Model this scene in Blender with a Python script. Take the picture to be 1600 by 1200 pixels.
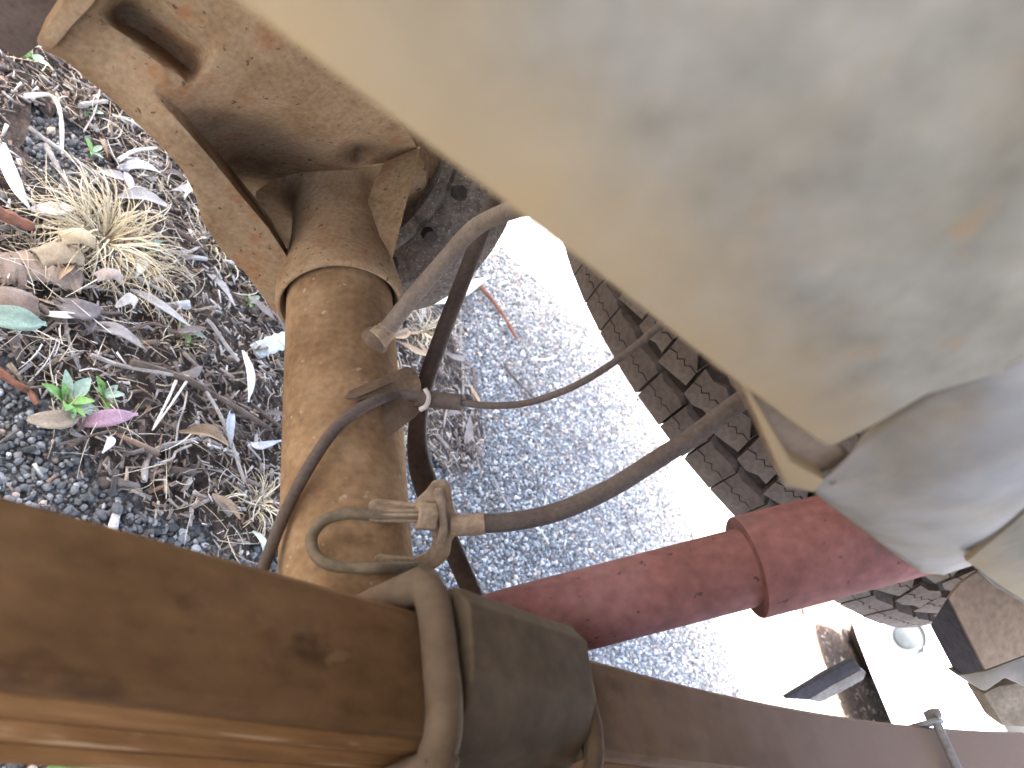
import bpy, bmesh, math, random
import numpy as np
from mathutils import Vector, Matrix

sc = bpy.context.scene
for o in list(bpy.data.objects):
    bpy.data.objects.remove(o, do_unlink=True)
C = sc.collection
rnd = random.Random(7)
rng = np.random.default_rng(11)

# ------------------------------------------------------------------ camera
# world: X runs to the rear of the vehicle, Y across it along the axle, Z up
F = 1208.0                       # focal length in pixels of a 1600 px wide frame
H = 0.67                         # camera height above the ground
vp = np.array([-305.0, -1606.0, F]); A_ = vp / np.linalg.norm(vp)
n2 = np.array([math.sin(math.radians(60)), -math.cos(math.radians(60))])
U_ = np.array([n2[0], n2[1], -(n2 @ vp[:2]) / F]); U_ /= np.linalg.norm(U_)
B_ = np.cross(A_, U_)
M = np.array([B_, A_, U_])       # world <- camera (x right, y down, z forward)
cam = bpy.data.cameras.new('camera'); camo = bpy.data.objects.new('camera', cam); C.objects.link(camo)
R3 = Matrix(((M[0, 0], -M[0, 1], -M[0, 2]), (M[1, 0], -M[1, 1], -M[1, 2]), (M[2, 0], -M[2, 1], -M[2, 2])))
camo.matrix_world = Matrix.Translation((0, 0, H)) @ R3.to_4x4()
cam.sensor_width = 36; cam.lens = 36 * F / 1600
cam.clip_start = 0.01; cam.clip_end = 2000
cam.dof.use_dof = True; cam.dof.focus_distance = 0.62; cam.dof.aperture_fstop = 11.0
sc.camera = camo
sc.cycles.max_bounces = 8; sc.cycles.diffuse_bounces = 5; sc.cycles.glossy_bounces = 2
sc.render.resolution_x = 1024; sc.render.resolution_y = 768

# ------------------------------------------------------------------ light
SUN_EL = math.radians(58)
SUN_TO = Vector((0.97, -0.24))   # ground direction in which the light travels
w = bpy.data.worlds.new('World'); sc.world = w; w.use_nodes = True
nt = w.node_tree; bg = nt.nodes['Background']
sky = nt.nodes.new('ShaderNodeTexSky'); sky.sky_type = 'NISHITA'; sky.sun_disc = False
sky.dust_density = 5.0; sky.ozone_density = 0.4; sky.air_density = .8
sky.sun_elevation = SUN_EL; sky.sun_rotation = math.atan2(-SUN_TO.x, -SUN_TO.y)
nt.links.new(sky.outputs[0], bg.inputs[0]); bg.inputs[1].default_value = 0.15
sl = bpy.data.lights.new('sun', 'SUN'); sl.energy = 5.0; sl.angle = math.radians(0.6); sl.color = (1, .96, .9)
so = bpy.data.objects.new('sun', sl); C.objects.link(so); so.location = (-3, 3, 8)
tr = Vector((SUN_TO.x * math.cos(SUN_EL), SUN_TO.y * math.cos(SUN_EL), -math.sin(SUN_EL)))
so.rotation_euler = tr.to_track_quat('-Z', 'Y').to_euler()
sc.view_settings.view_transform = 'Standard'; sc.view_settings.look = 'None'
sc.view_settings.exposure = 3.9; sc.view_settings.gamma = 1
sc.view_settings.use_curve_mapping = False

# ------------------------------------------------------------------ helpers
def P(x, y, z=None, X=None, Y=None, Z=None):
    d = M @ np.array([x - 800.0, y - 600.0, F])
    if z is not None: t = z / F
    elif X is not None: t = X / d[0]
    elif Y is not None: t = Y / d[1]
    else: t = (Z - H) / d[2]
    return Vector(d * t) + Vector((0, 0, H))
FWD = Vector(M[:, 2])

def tag(o, label, cat, group=None, kind=None):
    if label: o['label'] = label
    if cat: o['category'] = cat
    if group: o['group'] = group
    if kind: o['kind'] = kind
    return o
def thing(name, label, cat, loc, group=None):
    o = bpy.data.objects.new(name, None); o.empty_display_size = .05
    C.objects.link(o); o.location = loc
    return tag(o, label, cat, group)
def wloc(o):
    v = Vector(o.location)
    while o.parent: o = o.parent; v += Vector(o.location)
    return v
def link(name, me, mat, parent=None, smooth=True, origin=None):
    """me is in world coordinates; moved so that its origin is at its base"""
    if mat and not me.materials: me.materials.append(mat)
    if smooth:
        me.polygons.foreach_set('use_smooth', [True] * len(me.polygons))
    o = bpy.data.objects.new(name, me); C.objects.link(o)
    n = len(me.vertices); co = np.empty(n * 3, np.float32); me.vertices.foreach_get('co', co)
    co = co.reshape(-1, 3)
    if origin is None:
        origin = Vector(((co[:, 0].min() + co[:, 0].max()) / 2, (co[:, 1].min() + co[:, 1].max()) / 2, co[:, 2].min()))
    origin = Vector([float(q) for q in origin])
    co -= np.array(origin, np.float32)
    me.vertices.foreach_set('co', co.ravel()); me.update()
    o.location = origin
    if parent:
        o.parent = parent; o.location = origin - wloc(parent)
    return o
def raw(name, V, Fc, mat, parent=None, smooth=True, **k):
    me = bpy.data.meshes.new(name); me.from_pydata([tuple(v) for v in V], [], Fc)
    me.validate()
    bm = bmesh.new(); bm.from_mesh(me); bmesh.ops.recalc_face_normals(bm, faces=bm.faces); bm.to_mesh(me); bm.free()
    return link(name, me, mat, parent, smooth, **k)
def sharp(o, deg=35):
    o.data.set_sharp_from_angle(angle=math.radians(deg)); return o
def catmull(pts, n=8):
    pts = [Vector(p) for p in pts]
    if len(pts) < 3: return pts
    q = [pts[0] * 2 - pts[1]] + pts + [pts[-1] * 2 - pts[-2]]; out = []
    for i in range(1, len(q) - 2):
        for k in range(n):
            t = k / n
            out.append(.5 * ((2 * q[i]) + (q[i + 1] - q[i - 1]) * t + (2 * q[i - 1] - 5 * q[i] + 4 * q[i + 1] - q[i + 2]) * t * t
                             + (3 * q[i] - q[i - 1] - 3 * q[i + 1] + q[i + 2]) * t ** 3))
    out.append(pts[-1]); return out
def tube_geo(pts, rad, seg=14, flat=None):
    V = []; Fc = []; n = len(pts); prev = None
    for i, p in enumerate(pts):
        d = (pts[min(i + 1, n - 1)] - pts[max(i - 1, 0)]).normalized()
        if prev is None:
            prev = d.orthogonal().normalized()
        e1 = (prev - d * prev.dot(d)).normalized(); e2 = d.cross(e1); prev = e1
        r = rad(i / (n - 1)) if callable(rad) else rad
        for k in range(seg):
            a = 2 * math.pi * k / seg
            V.append(p + e1 * (r * math.cos(a)) + e2 * (r * math.sin(a)))
    for i in range(n - 1):
        for k in range(seg):
            Fc.append((i * seg + k, i * seg + (k + 1) % seg, (i + 1) * seg + (k + 1) % seg, (i + 1) * seg + k))
    Fc.append(tuple(range(seg))[::-1]); Fc.append(tuple(range((n - 1) * seg, n * seg)))
    return V, Fc
def tube(name, pts, rad, mat, parent=None, n=8, seg=14, **k):
    V, Fc = tube_geo(catmull(pts, n), rad, seg)
    return sharp(raw(name, V, Fc, mat, parent, **k), 50)
def lathe(name, prof, origin, axis, mat, parent=None, seg=64, arc=(0, 2 * math.pi), jit=0, **k):
    """prof: list of (t along axis, radius)"""
    ax = Vector(axis).normalized(); e1 = ax.orthogonal().normalized(); e2 = ax.cross(e1); o = Vector(origin)
    V = []; Fc = []
    for t, r in prof:
        for s in range(seg):
            a = 2 * math.pi * s / seg
            rr = r * (1 + jit * (math.sin(3 * a + 7 * t) + math.sin(5 * a + 40 * t)))
            V.append(o + ax * t + e1 * (rr * math.cos(a)) + e2 * (rr * math.sin(a)))
    for i in range(len(prof) - 1):
        for s in range(seg):
            Fc.append((i * seg + s, i * seg + (s + 1) % seg, (i + 1) * seg + (s + 1) % seg, (i + 1) * seg + s))
    if prof[0][1] > 1e-5: Fc.append(tuple(range(seg))[::-1])
    if prof[-1][1] > 1e-5: Fc.append(tuple(range((len(prof) - 1) * seg, len(prof) * seg)))
    return sharp(raw(name, V, Fc, mat, parent, **k), 40)
def finish(bm, name, mat, parent, bev=0, seg=2, smooth=True, deg=40, **k):
    bmesh.ops.recalc_face_normals(bm, faces=bm.faces)
    if bev:
        bmesh.ops.bevel(bm, geom=[e for e in bm.edges if e.is_manifold and e.calc_face_angle(0) > .35], offset=bev, segments=seg, profile=.6, affect='EDGES', clamp_overlap=True)
    me = bpy.data.meshes.new(name); bm.to_mesh(me); bm.free()
    o = link(name, me, mat, parent, smooth, **k)
    return sharp(o, deg)
def prism(name, pts, vec, mat, parent=None, bev=.001, seg=2, **k):
    bm = bmesh.new(); vec = Vector(vec)
    a = [bm.verts.new(p) for p in pts]; b = [bm.verts.new(Vector(p) + vec) for p in pts]; n = len(a)
    bm.faces.new(a); bm.faces.new(b[::-1])
    for i in range(n): bm.faces.new((a[i], b[i], b[(i + 1) % n], a[(i + 1) % n]))
    return finish(bm, name, mat, parent, bev, seg, **k)
def pxprism(name, px, z, thick, mat, parent=None, bev=.001, direction=None, **k):
    zs = z if isinstance(z, (list, tuple)) else [z] * len(px)
    pts = [P(x, y, z=q) for (x, y), q in zip(px, zs)]
    return prism(name, pts, (direction or FWD) * thick, mat, parent, bev, **k)
def box(name, lo, hi, mat, parent=None, bev=.002, **k):
    lo = Vector(lo); hi = Vector(hi)
    return prism(name, [(lo.x, lo.y, lo.z), (hi.x, lo.y, lo.z), (hi.x, hi.y, lo.z), (lo.x, hi.y, lo.z)], (0, 0, hi.z - lo.z), mat, parent, bev, **k)
def bolt(name, p, axis, r, h, mat, parent):
    ax = Vector(axis).normalized(); e1 = ax.orthogonal().normalized(); e2 = ax.cross(e1); p = Vector(p)
    return prism(name, [p + e1 * r * math.cos(i * math.pi / 3) + e2 * r * math.sin(i * math.pi / 3) for i in range(6)], ax * h, mat, parent, r * .1)

# ------------------------------------------------------------------ materials
def nodes(name):
    m = bpy.data.materials.new(name); m.use_nodes = True
    t = m.node_tree; return m, t, t.nodes, t.links, t.nodes['Principled BSDF']
def ramp(N, stops):
    r = N.new('ShaderNodeValToRGB'); e = r.color_ramp.elements
    while len(e) > 1: e.remove(e[-1])
    e[0].position, e[0].color = stops[0][0], (*stops[0][1], 1)
    for p, c in stops[1:]:
        q = e.new(p); q.color = (*c, 1)
    return r
def dusty(name, cols, scale=22, fine=220, rough=.85, bump=.35, spots=None, metallic=0, stretch=(1, 1, 1), bumpd=.0012, spot_lim=(.62, .72), coord='Object', pits=None, spec=.15):
    """dirt over painted or rusty metal: broad patches, fine grain, a few chipped spots"""
    m, t, N, L, b = nodes(name)
    tc = N.new('ShaderNodeTexCoord'); mp = N.new('ShaderNodeMapping'); mp.inputs['Scale'].default_value = stretch
    L.new(tc.outputs[coord], mp.inputs[0])
    n1 = N.new('ShaderNodeTexNoise'); n1.inputs['Scale'].default_value = scale; n1.inputs['Detail'].default_value = 7; n1.inputs['Roughness'].default_value = .62
    L.new(mp.outputs[0], n1.inputs['Vector'])
    k = len(cols) - 1
    r = ramp(N, [(.32 + .36 * i / max(k, 1), c) for i, c in enumerate(cols)]); L.new(n1.outputs[0], r.inputs[0])
    n2_ = N.new('ShaderNodeTexNoise'); n2_.inputs['Scale'].default_value = fine; n2_.inputs['Detail'].default_value = 5
    L.new(mp.outputs[0], n2_.inputs['Vector'])
    mx = N.new('ShaderNodeMix'); mx.data_type = 'RGBA'; mx.blend_type = 'OVERLAY'; mx.inputs[0].default_value = .45
    L.new(r.outputs[0], mx.inputs[6]); L.new(n2_.outputs[0], mx.inputs[7])
    out = mx.outputs[2]
    if spots:
        n3 = N.new('ShaderNodeTexNoise'); n3.inputs['Scale'].default_value = scale * 2.7; n3.inputs['Detail'].default_value = 4
        L.new(mp.outputs[0], n3.inputs['Vector'])
        rr = ramp(N, [(spot_lim[0], (0, 0, 0)), (spot_lim[1], (1, 1, 1))]); L.new(n3.outputs[0], rr.inputs[0])
        m2 = N.new('ShaderNodeMix'); m2.data_type = 'RGBA'; L.new(rr.outputs[0], m2.inputs[0]); L.new(out, m2.inputs[6]); m2.inputs[7].default_value = (*spots, 1)
        out = m2.outputs[2]
    if pits:
        col_, sc_, l0, l1 = pits
        n4 = N.new('ShaderNodeTexNoise'); n4.inputs['Scale'].default_value = sc_; n4.inputs['Detail'].default_value = 3
        L.new(mp.outputs[0], n4.inputs['Vector'])
        r4 = ramp(N, [(l0, (0, 0, 0)), (l1, (1, 1, 1))]); L.new(n4.outputs[0], r4.inputs[0])
        m4 = N.new('ShaderNodeMix'); m4.data_type = 'RGBA'; L.new(r4.outputs[0], m4.inputs[0]); L.new(out, m4.inputs[6]); m4.inputs[7].default_value = (*col_, 1)
        out = m4.outputs[2]
    L.new(out, b.inputs['Base Color'])
    b.inputs['Roughness'].default_value = rough; b.inputs['Metallic'].default_value = metallic
    b.inputs['Specular IOR Level'].default_value = spec
    ad = N.new('ShaderNodeMath'); ad.operation = 'ADD'; L.new(n1.outputs[0], ad.inputs[0])
    mu = N.new('ShaderNodeMath'); mu.operation = 'MULTIPLY'; mu.inputs[1].default_value = .35; L.new(n2_.outputs[0], mu.inputs[0]); L.new(mu.outputs[0], ad.inputs[1])
    bp = N.new('ShaderNodeBump'); bp.inputs['Strength'].default_value = bump; bp.inputs['Distance'].default_value = bumpd
    L.new(ad.outputs[0], bp.inputs['Height']); L.new(bp.outputs[0], b.inputs['Normal'])
    return m
def tinted(name, lo, hi, rough=.9, fine=400):
    """colour from the piece's own random tint (attribute), grain on top"""
    m, t, N, L, b = nodes(name)
    at = N.new('ShaderNodeAttribute'); at.attribute_name = 'tint'
    tc = N.new('ShaderNodeTexCoord'); n = N.new('ShaderNodeTexNoise'); n.inputs['Scale'].default_value = fine; L.new(tc.outputs['Object'], n.inputs[0])
    mx = N.new('ShaderNodeMix'); mx.data_type = 'RGBA'; mx.blend_type = 'OVERLAY'; mx.inputs[0].default_value = .5
    L.new(at.outputs['Color'], mx.inputs[6]); L.new(n.outputs[0], mx.inputs[7]); L.new(mx.outputs[2], b.inputs['Base Color'])
    b.inputs['Roughness'].default_value = rough
    return m
def plain(name, col, rough=.5, metallic=0, **k):
    m, t, N, L, b = nodes(name)
    b.inputs['Base Color'].default_value = (*col, 1); b.inputs['Roughness'].default_value = rough; b.inputs['Metallic'].default_value = metallic
    return m

mt = {}
mt['axle'] = dusty('dusty_axle', [(.16, .092, .046), (.24, .145, .075), (.31, .20, .11)], 22, 200, rough=.95, spots=(.14, .082, .045), spot_lim=(.68, .78), bump=.5, pits=((.36, .27, .18), 130, .66, .72))
mt['cast'] = dusty('dusty_casting', [(.15, .09, .048), (.23, .145, .078), (.29, .195, .112), (.26, .13, .062)], 18, 300, rough=.95, spots=(.26, .12, .055), spot_lim=(.62, .74), bump=.8, bumpd=.0016, pits=((.085, .052, .03), 210, .66, .72))
mt['cover'] = dusty('speckled_cover', [(.09, .072, .058), (.15, .122, .098), (.21, .175, .145)], 160, 900, bump=.9, spots=(.30, .26, .22), spot_lim=(.60, .66))
mt['spring'] = dusty('dusty_spring', [(.098, .051, .021), (.138, .074, .031), (.168, .096, .044)], 14, 120, rough=.95, bump=.2, stretch=(.6, 1, 1), spots=(.05, .024, .012), spot_lim=(.62, .76), pits=((.16, .095, .045), 90, .66, .74))
# light from behind painted onto the spring's rear half as a paler dusty tan
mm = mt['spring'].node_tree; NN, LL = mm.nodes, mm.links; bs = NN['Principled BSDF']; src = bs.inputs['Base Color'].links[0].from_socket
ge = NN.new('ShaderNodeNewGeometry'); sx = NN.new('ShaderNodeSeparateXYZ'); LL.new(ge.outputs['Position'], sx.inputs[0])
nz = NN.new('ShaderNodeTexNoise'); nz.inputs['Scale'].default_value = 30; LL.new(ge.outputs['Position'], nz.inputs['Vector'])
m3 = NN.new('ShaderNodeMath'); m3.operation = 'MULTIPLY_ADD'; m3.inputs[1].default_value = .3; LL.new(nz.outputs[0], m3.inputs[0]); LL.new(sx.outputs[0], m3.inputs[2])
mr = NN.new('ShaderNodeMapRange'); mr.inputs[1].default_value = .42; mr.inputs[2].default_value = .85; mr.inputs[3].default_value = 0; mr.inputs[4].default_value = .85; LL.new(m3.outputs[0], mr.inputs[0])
tan_mix = NN.new('ShaderNodeMix'); tan_mix.data_type = 'RGBA'; LL.new(mr.outputs[0], tan_mix.inputs[0]); LL.new(src, tan_mix.inputs[6]); tan_mix.inputs[7].default_value = (.25, .17, .12, 1)
LL.new(tan_mix.outputs[2], bs.inputs['Base Color'])
mt['springr'] = dusty('dusty_leaf_edges', [(.16, .075, .028), (.24, .125, .05), (.32, .18, .08)], 24, 160, rough=.95, stretch=(.25, 1, 2.5), spots=(.46, .31, .18), spot_lim=(.64, .70))
mt['perch'] = dusty('dusty_perch', [(.075, .052, .03), (.10, .07, .042), (.13, .092, .058)], 12, 90, bump=.2)
mt['ubolt'] = dusty('dusty_u_bolt', [(.095, .063, .037), (.14, .096, .06)], 25, 120, bump=.2)
mt['rail'] = dusty('dusty_pale_rail', [(.190, .157, .110), (.208, .175, .128), (.226, .195, .15), (.202, .166, .115)], 24, 60, rough=.85, bump=.05, spots=(.24, .15, .075), spot_lim=(.64, .86))
mm = mt['rail'].node_tree; NN, LL = mm.nodes, mm.links; bs = NN['Principled BSDF']; src = bs.inputs['Base Color'].links[0].from_socket
ge = NN.new('ShaderNodeNewGeometry'); sx = NN.new('ShaderNodeSeparateXYZ'); LL.new(ge.outputs['Position'], sx.inputs[0])
ml = NN.new('ShaderNodeMath'); ml.operation = 'MULTIPLY_ADD'; ml.inputs[1].default_value = -.075; LL.new(sx.outputs[0], ml.inputs[0]); LL.new(sx.outputs[2], ml.inputs[2])
nz = NN.new('ShaderNodeTexNoise'); nz.inputs['Scale'].default_value = 45; LL.new(ge.outputs['Position'], nz.inputs['Vector'])
m3 = NN.new('ShaderNodeMath'); m3.operation = 'MULTIPLY_ADD'; m3.inputs[1].default_value = .022; LL.new(nz.outputs[0], m3.inputs[0]); LL.new(ml.outputs[0], m3.inputs[2])
mr = NN.new('ShaderNodeMapRange'); mr.inputs[1].default_value = .628; mr.inputs[2].default_value = .662; mr.inputs[3].default_value = 1; mr.inputs[4].default_value = 0; LL.new(m3.outputs[0], mr.inputs[0])
tan_mix = NN.new('ShaderNodeMix'); tan_mix.data_type = 'RGBA'; LL.new(mr.outputs[0], tan_mix.inputs[0]); LL.new(src, tan_mix.inputs[6]); tan_mix.inputs[7].default_value = (.30, .205, .105, 1)  # blends to tan towards the rail's lower edge
LL.new(tan_mix.outputs[2], bs.inputs['Base Color'])
mt['railb'] = dusty('dusty_grey_bracket', [(.21, .165, .11), (.215, .19, .165), (.205, .19, .185)], 14, 50, rough=.7, bump=.04)
mt['red'] = dusty('dusty_red_paint', [(.19, .080, .066), (.25, .108, .094), (.31, .175, .16)], 9, 110, rough=.85, bump=.15, spots=(.12, .085, .07), spot_lim=(.60, .72), pits=((.10, .05, .04), 120, .68, .73))
mt['hose'] = dusty('dusty_hose', [(.085, .062, .05), (.13, .10, .08)], 40, 400, rough=.85)
mt['hosep'] = dusty('pale_dusty_hose', [(.14, .105, .08), (.20, .155, .12)], 40, 400, rough=.85)
mt['bar'] = dusty('dark_bar', [(.06, .042, .033), (.095, .067, .052)], 30, 300, rough=.7)
mt['pipe'] = dusty('dusty_pipe', [(.13, .10, .065), (.19, .145, .095)], 30, 300, rough=.7)
mt['brk'] = dusty('dusty_bracket', [(.21, .14, .09), (.33, .235, .155), (.28, .19, .12)], 40, 300)
mt['brk2'] = dusty('brown_bracket', [(.12, .078, .05), (.18, .125, .083)], 50, 300)
mt['clip'] = dusty('pale_clip', [(.4, .34, .28), (.5, .44, .38)], 60, 300, rough=.6)
mt['tyre'] = dusty('dusty_rubber', [(.10, .074, .06), (.15, .115, .092), (.20, .16, .128)], 9, 200, rough=.9, bump=.4)
mt['carc'] = dusty('dark_rubber', [(.04, .03, .026), (.065, .05, .042)], 20, 200, rough=.9)
mt['steel'] = dusty('dull_steel', [(.2, .18, .16), (.3, .27, .24)], 30, 200, rough=.6)
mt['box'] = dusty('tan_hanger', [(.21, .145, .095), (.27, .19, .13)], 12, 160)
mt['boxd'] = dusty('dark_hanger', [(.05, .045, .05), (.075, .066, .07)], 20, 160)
mt['tan'] = dusty('tan_crust', [(.16, .125, .09), (.27, .22, .165)], 45, 260, bump=.8)
mt['unseen_deck'] = dusty('unseen_tray_steel', [(.22, .2, .17), (.3, .28, .25)], 5, 60)
mt['white'] = plain('white_car_paint', (.8, .8, .8), .3)
mt['lens'] = dusty('lamp_lens', [(.032, .036, .04), (.042, .047, .052)], 60, 700, rough=.25, bump=.2)
mt['bezel'] = plain('lamp_bezel', (.05, .055, .06), .4)
mt['black'] = plain('black_plastic', (.012, .012, .012), .6)
mt['glass'] = plain('dark_car_glass', (.03, .035, .04), .08)

# ------------------------------------------------------------------ ground
def litter_mask(x, y):
    wob = .035 * np.sin(9 * x + 3 * y) + .03 * np.sin(17 * y - 6 * x)
    m1 = (y > .50 - .12 * (x - .2) + wob) & (x < .45)
    m2 = (y > .42 + .62 * (x - .45) + wob) & (x >= .45) & (x < .99 + .6 * wob)
    gravel_patch = ((x - .2) ** 2 + (y - .83) ** 2 < .0036)
    return (m1 | m2) & (y < 1.75) & (x > -.8) & ~gravel_patch
m, t, N, L, b = nodes('gravel_ground')
tc = N.new('ShaderNodeTexCoord')
vo = N.new('ShaderNodeTexVoronoi'); vo.inputs['Scale'].default_value = 170; L.new(tc.outputs['Object'], vo.inputs['Vector'])
r = ramp(N, [(0, (.045, .047, .05)), (.35, (.085, .09, .095)), (.7, (.15, .155, .16)), (1, (.26, .25, .235))]); L.new(vo.outputs['Color'], r.inputs[0])
nn = N.new('ShaderNodeTexNoise'); nn.inputs['Scale'].default_value = 2.5; nn.inputs['Detail'].default_value = 6; L.new(tc.outputs['Object'], nn.inputs['Vector'])
r2 = ramp(N, [(.42, (0, 0, 0)), (.62, (1, 1, 1))]); L.new(nn.outputs[0], r2.inputs[0])
mx = N.new('ShaderNodeMix'); mx.data_type = 'RGBA'; L.new(r2.outputs[0], mx.inputs[0]); L.new(r.outputs[0], mx.inputs[6]); mx.inputs[7].default_value = (.17, .16, .145, 1)
mf = N.new('ShaderNodeMath'); mf.operation = 'MULTIPLY'; mf.inputs[1].default_value = .35; L.new(r2.outputs[0], mf.inputs[0]); L.new(mf.outputs[0], mx.inputs[0])
L.new(mx.outputs[2], b.inputs['Base Color']); b.inputs['Roughness'].default_value = .95
bp = N.new('ShaderNodeBump'); bp.inputs['Strength'].default_value = .8; bp.inputs['Distance'].default_value = .004; bp.invert = True
L.new(vo.outputs['Distance'], bp.inputs['Height']); L.new(bp.outputs[0], b.inputs['Normal'])
mt['ground'] = m
g = raw('ground', [(-400, -400, 0), (400, -400, 0), (400, 400, 0), (-400, 400, 0)], [(0, 1, 2, 3)], mt['ground'], smooth=False, origin=(0, 0, 0)); g['kind'] = 'structure'
# bed of dark soil under the leaf litter, slightly raised and uneven
mt['soil'] = dusty('dark_soil_and_shade', [(.035, .026, .02), (.07, .053, .042), (.12, .095, .08)], 90, 600, rough=.95, bump=1, bumpd=.004)
xs = np.arange(-.8, 1.12, .02); ys = np.arange(.30, 1.85, .02)
V = []; idx = {}; Fc = []
hsoil = lambda x, y: .006 + .004 * math.sin(23 * x + 11 * y) * math.sin(19 * y - 7 * x)
for i, x in enumerate(xs):
    for j, y in enumerate(ys):
        if litter_mask(np.array(x), np.array(y)):
            q = []
            for dx, dy in ((0, 0), (.02, 0), (.02, .02), (0, .02)):
                kx = (round((x + dx) * 50), round((y + dy) * 50))
                if kx not in idx:
                    idx[kx] = len(V); jx = .008 * math.sin(91 * kx[0] + 37 * kx[1]); jy = .008 * math.sin(53 * kx[0] - 71 * kx[1])
                    V.append((kx[0] / 50 + jx, kx[1] / 50 + jy, hsoil(kx[0] / 50, kx[1] / 50)))
                q.append(idx[kx])
            Fc.append(tuple(q))
s = raw('soil_bed', V, Fc, mt['soil'], origin=(0, 0, 0)); s['kind'] = 'structure'
s['label'] = 'dark soil bed under the leaf litter'

def scatter_mesh(name, bv, bf, pos, rotm, scl, tint, mat, label, cat, floor=None):
    """many copies of a small base shape joined into one mesh, each copy with its own tint"""
    bv = np.asarray(bv, np.float32); n = len(pos); k = len(bv)
    co = np.einsum('nij,nkj->nki', rotm, bv[None] * scl[:, None, :]) + pos[:, None, :]
    bf = np.asarray(bf, np.int32); nf, fv = bf.shape
    fi = (bf[None] + (np.arange(n, dtype=np.int32) * k)[:, None, None]).reshape(-1)
    me = bpy.data.meshes.new(name)
    me.vertices.add(n * k); me.vertices.foreach_set('co', co.astype(np.float32).ravel())
    me.loops.add(n * nf * fv); me.loops.foreach_set('vertex_index', fi)
    me.polygons.add(n * nf); me.polygons.foreach_set('loop_start', np.arange(0, n * nf * fv, fv, dtype=np.int32))
    me.polygons.foreach_set('loop_total', np.full(n * nf, fv, np.int32))
    me.update(calc_edges=True)
    at = me.attributes.new('tint', 'FLOAT_COLOR', 'POINT')
    c4 = np.ones((n, k, 4), np.float32); c4[:, :, :3] = tint[:, None, :]
    at.data.foreach_set('color', c4.ravel())
    o = link(name, me, mat, None, False, origin=(0, 0, 0))
    return tag(o, label, cat, kind='stuff')
def rand_rot(n, tilt=None):
    if tilt is None:
        q = rng.normal(size=(n, 4)); q /= np.linalg.norm(q, axis=1)[:, None]
        w_, x, y, z = q.T
        return np.stack([1 - 2 * (y * y + z * z), 2 * (x * y - z * w_), 2 * (x * z + y * w_), 2 * (x * y + z * w_), 1 - 2 * (x * x + z * z), 2 * (y * z - x * w_), 2 * (x * z - y * w_), 2 * (y * z + x * w_), 1 - 2 * (x * x + y * y)], 1).reshape(n, 3, 3)
    a = rng.uniform(0, 2 * np.pi, n); p = rng.normal(0, tilt, n); q = rng.normal(0, tilt, n)
    Rz = np.zeros((n, 3, 3)); Rz[:, 0, 0] = np.cos(a); Rz[:, 0, 1] = -np.sin(a); Rz[:, 1, 0] = np.sin(a); Rz[:, 1, 1] = np.cos(a); Rz[:, 2, 2] = 1
    Ry = np.zeros((n, 3, 3)); Ry[:, 0, 0] = np.cos(p); Ry[:, 0, 2] = np.sin(p); Ry[:, 2, 0] = -np.sin(p); Ry[:, 2, 2] = np.cos(p); Ry[:, 1, 1] = 1
    Rx = np.zeros((n, 3, 3)); Rx[:, 1, 1] = np.cos(q); Rx[:, 1, 2] = -np.sin(q); Rx[:, 2, 1] = np.sin(q); Rx[:, 2, 2] = np.cos(q); Rx[:, 0, 0] = 1
    return Rz @ Ry @ Rx
bm = bmesh.new(); bmesh.ops.create_icosphere(bm, subdivisions=1, radius=1)
ico_v = np.array([v.co for v in bm.verts]); ico_f = [[v.index for v in f.verts] for f in bm.faces]; bm.free()
ico_v *= (1 + .22 * np.sin(np.arange(len(ico_v)) * 7.3))[:, None]
mt['stone'] = tinted('gravel_stone', 0, 1)
def stones(name, x0, x1, y0, y1, sp, smean, label, keep=None, brown=.1, mu=-1.85):
    nx = int((x1 - x0) / sp); ny = int((y1 - y0) / sp)
    gx, gy = np.meshgrid(np.arange(nx), np.arange(ny)); n = gx.size
    x = x0 + (gx.ravel() + rng.uniform(0, 1, n)) * sp; y = y0 + (gy.ravel() + rng.uniform(0, 1, n)) * sp
    k = keep(x, y) if keep is not None else np.ones(n, bool)
    x, y = x[k], y[k]; n = len(x)
    s = smean / 2 * np.exp(rng.normal(0, .3, n))
    scl = s[:, None] * rng.uniform(.6, 1.25, (n, 3))
    pos = np.stack([x, y, s * rng.uniform(.1, .8, n)], 1)
    v = np.exp(rng.normal(mu, .5, n)); v = np.clip(v, .04, .65)
    tint = v[:, None] * np.array([.97, 1.0, .99]); br = rng.uniform(0, 1, n) < brown
    tint[br] = v[br][:, None] * np.array([1.35, 1.05, .8])
    return scatter_mesh(name, ico_v, ico_f, pos, rand_rot(n), scl, tint, mt['stone'], label, 'gravel')
stones('gravel', -.1, .75, .12, .62, .0052, .0062, 'dark grey loose gravel beside the leaf litter', lambda x, y: (~litter_mask(x, y)) & (y > .15))
stones('gravel', .15, .26, .76, .9, .006, .0062, 'small patch of grey gravel showing through the leaf litter', lambda x, y: ~litter_mask(x, y))
stones('gravel', .7, 1.95, .25, 2.0, .0062, .0052, 'grey loose gravel behind the axle, towards the open rear', lambda x, y: (~litter_mask(x, y)) & (y > .25 + .0 * x) & ~((x < .75) & (y < .62)), .12, -1.3)  # stones tinted paler to carry the stronger light at the rear
lm = lambda x, y: litter_mask(x, y) & (rng.uniform(0, 1, len(x)) < .45)
stones('gravel', -.1, 1.05, .38, 1.5, .0085, .006, 'loose grey stones mixed into the leaf litter', lm, .35)

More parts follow.
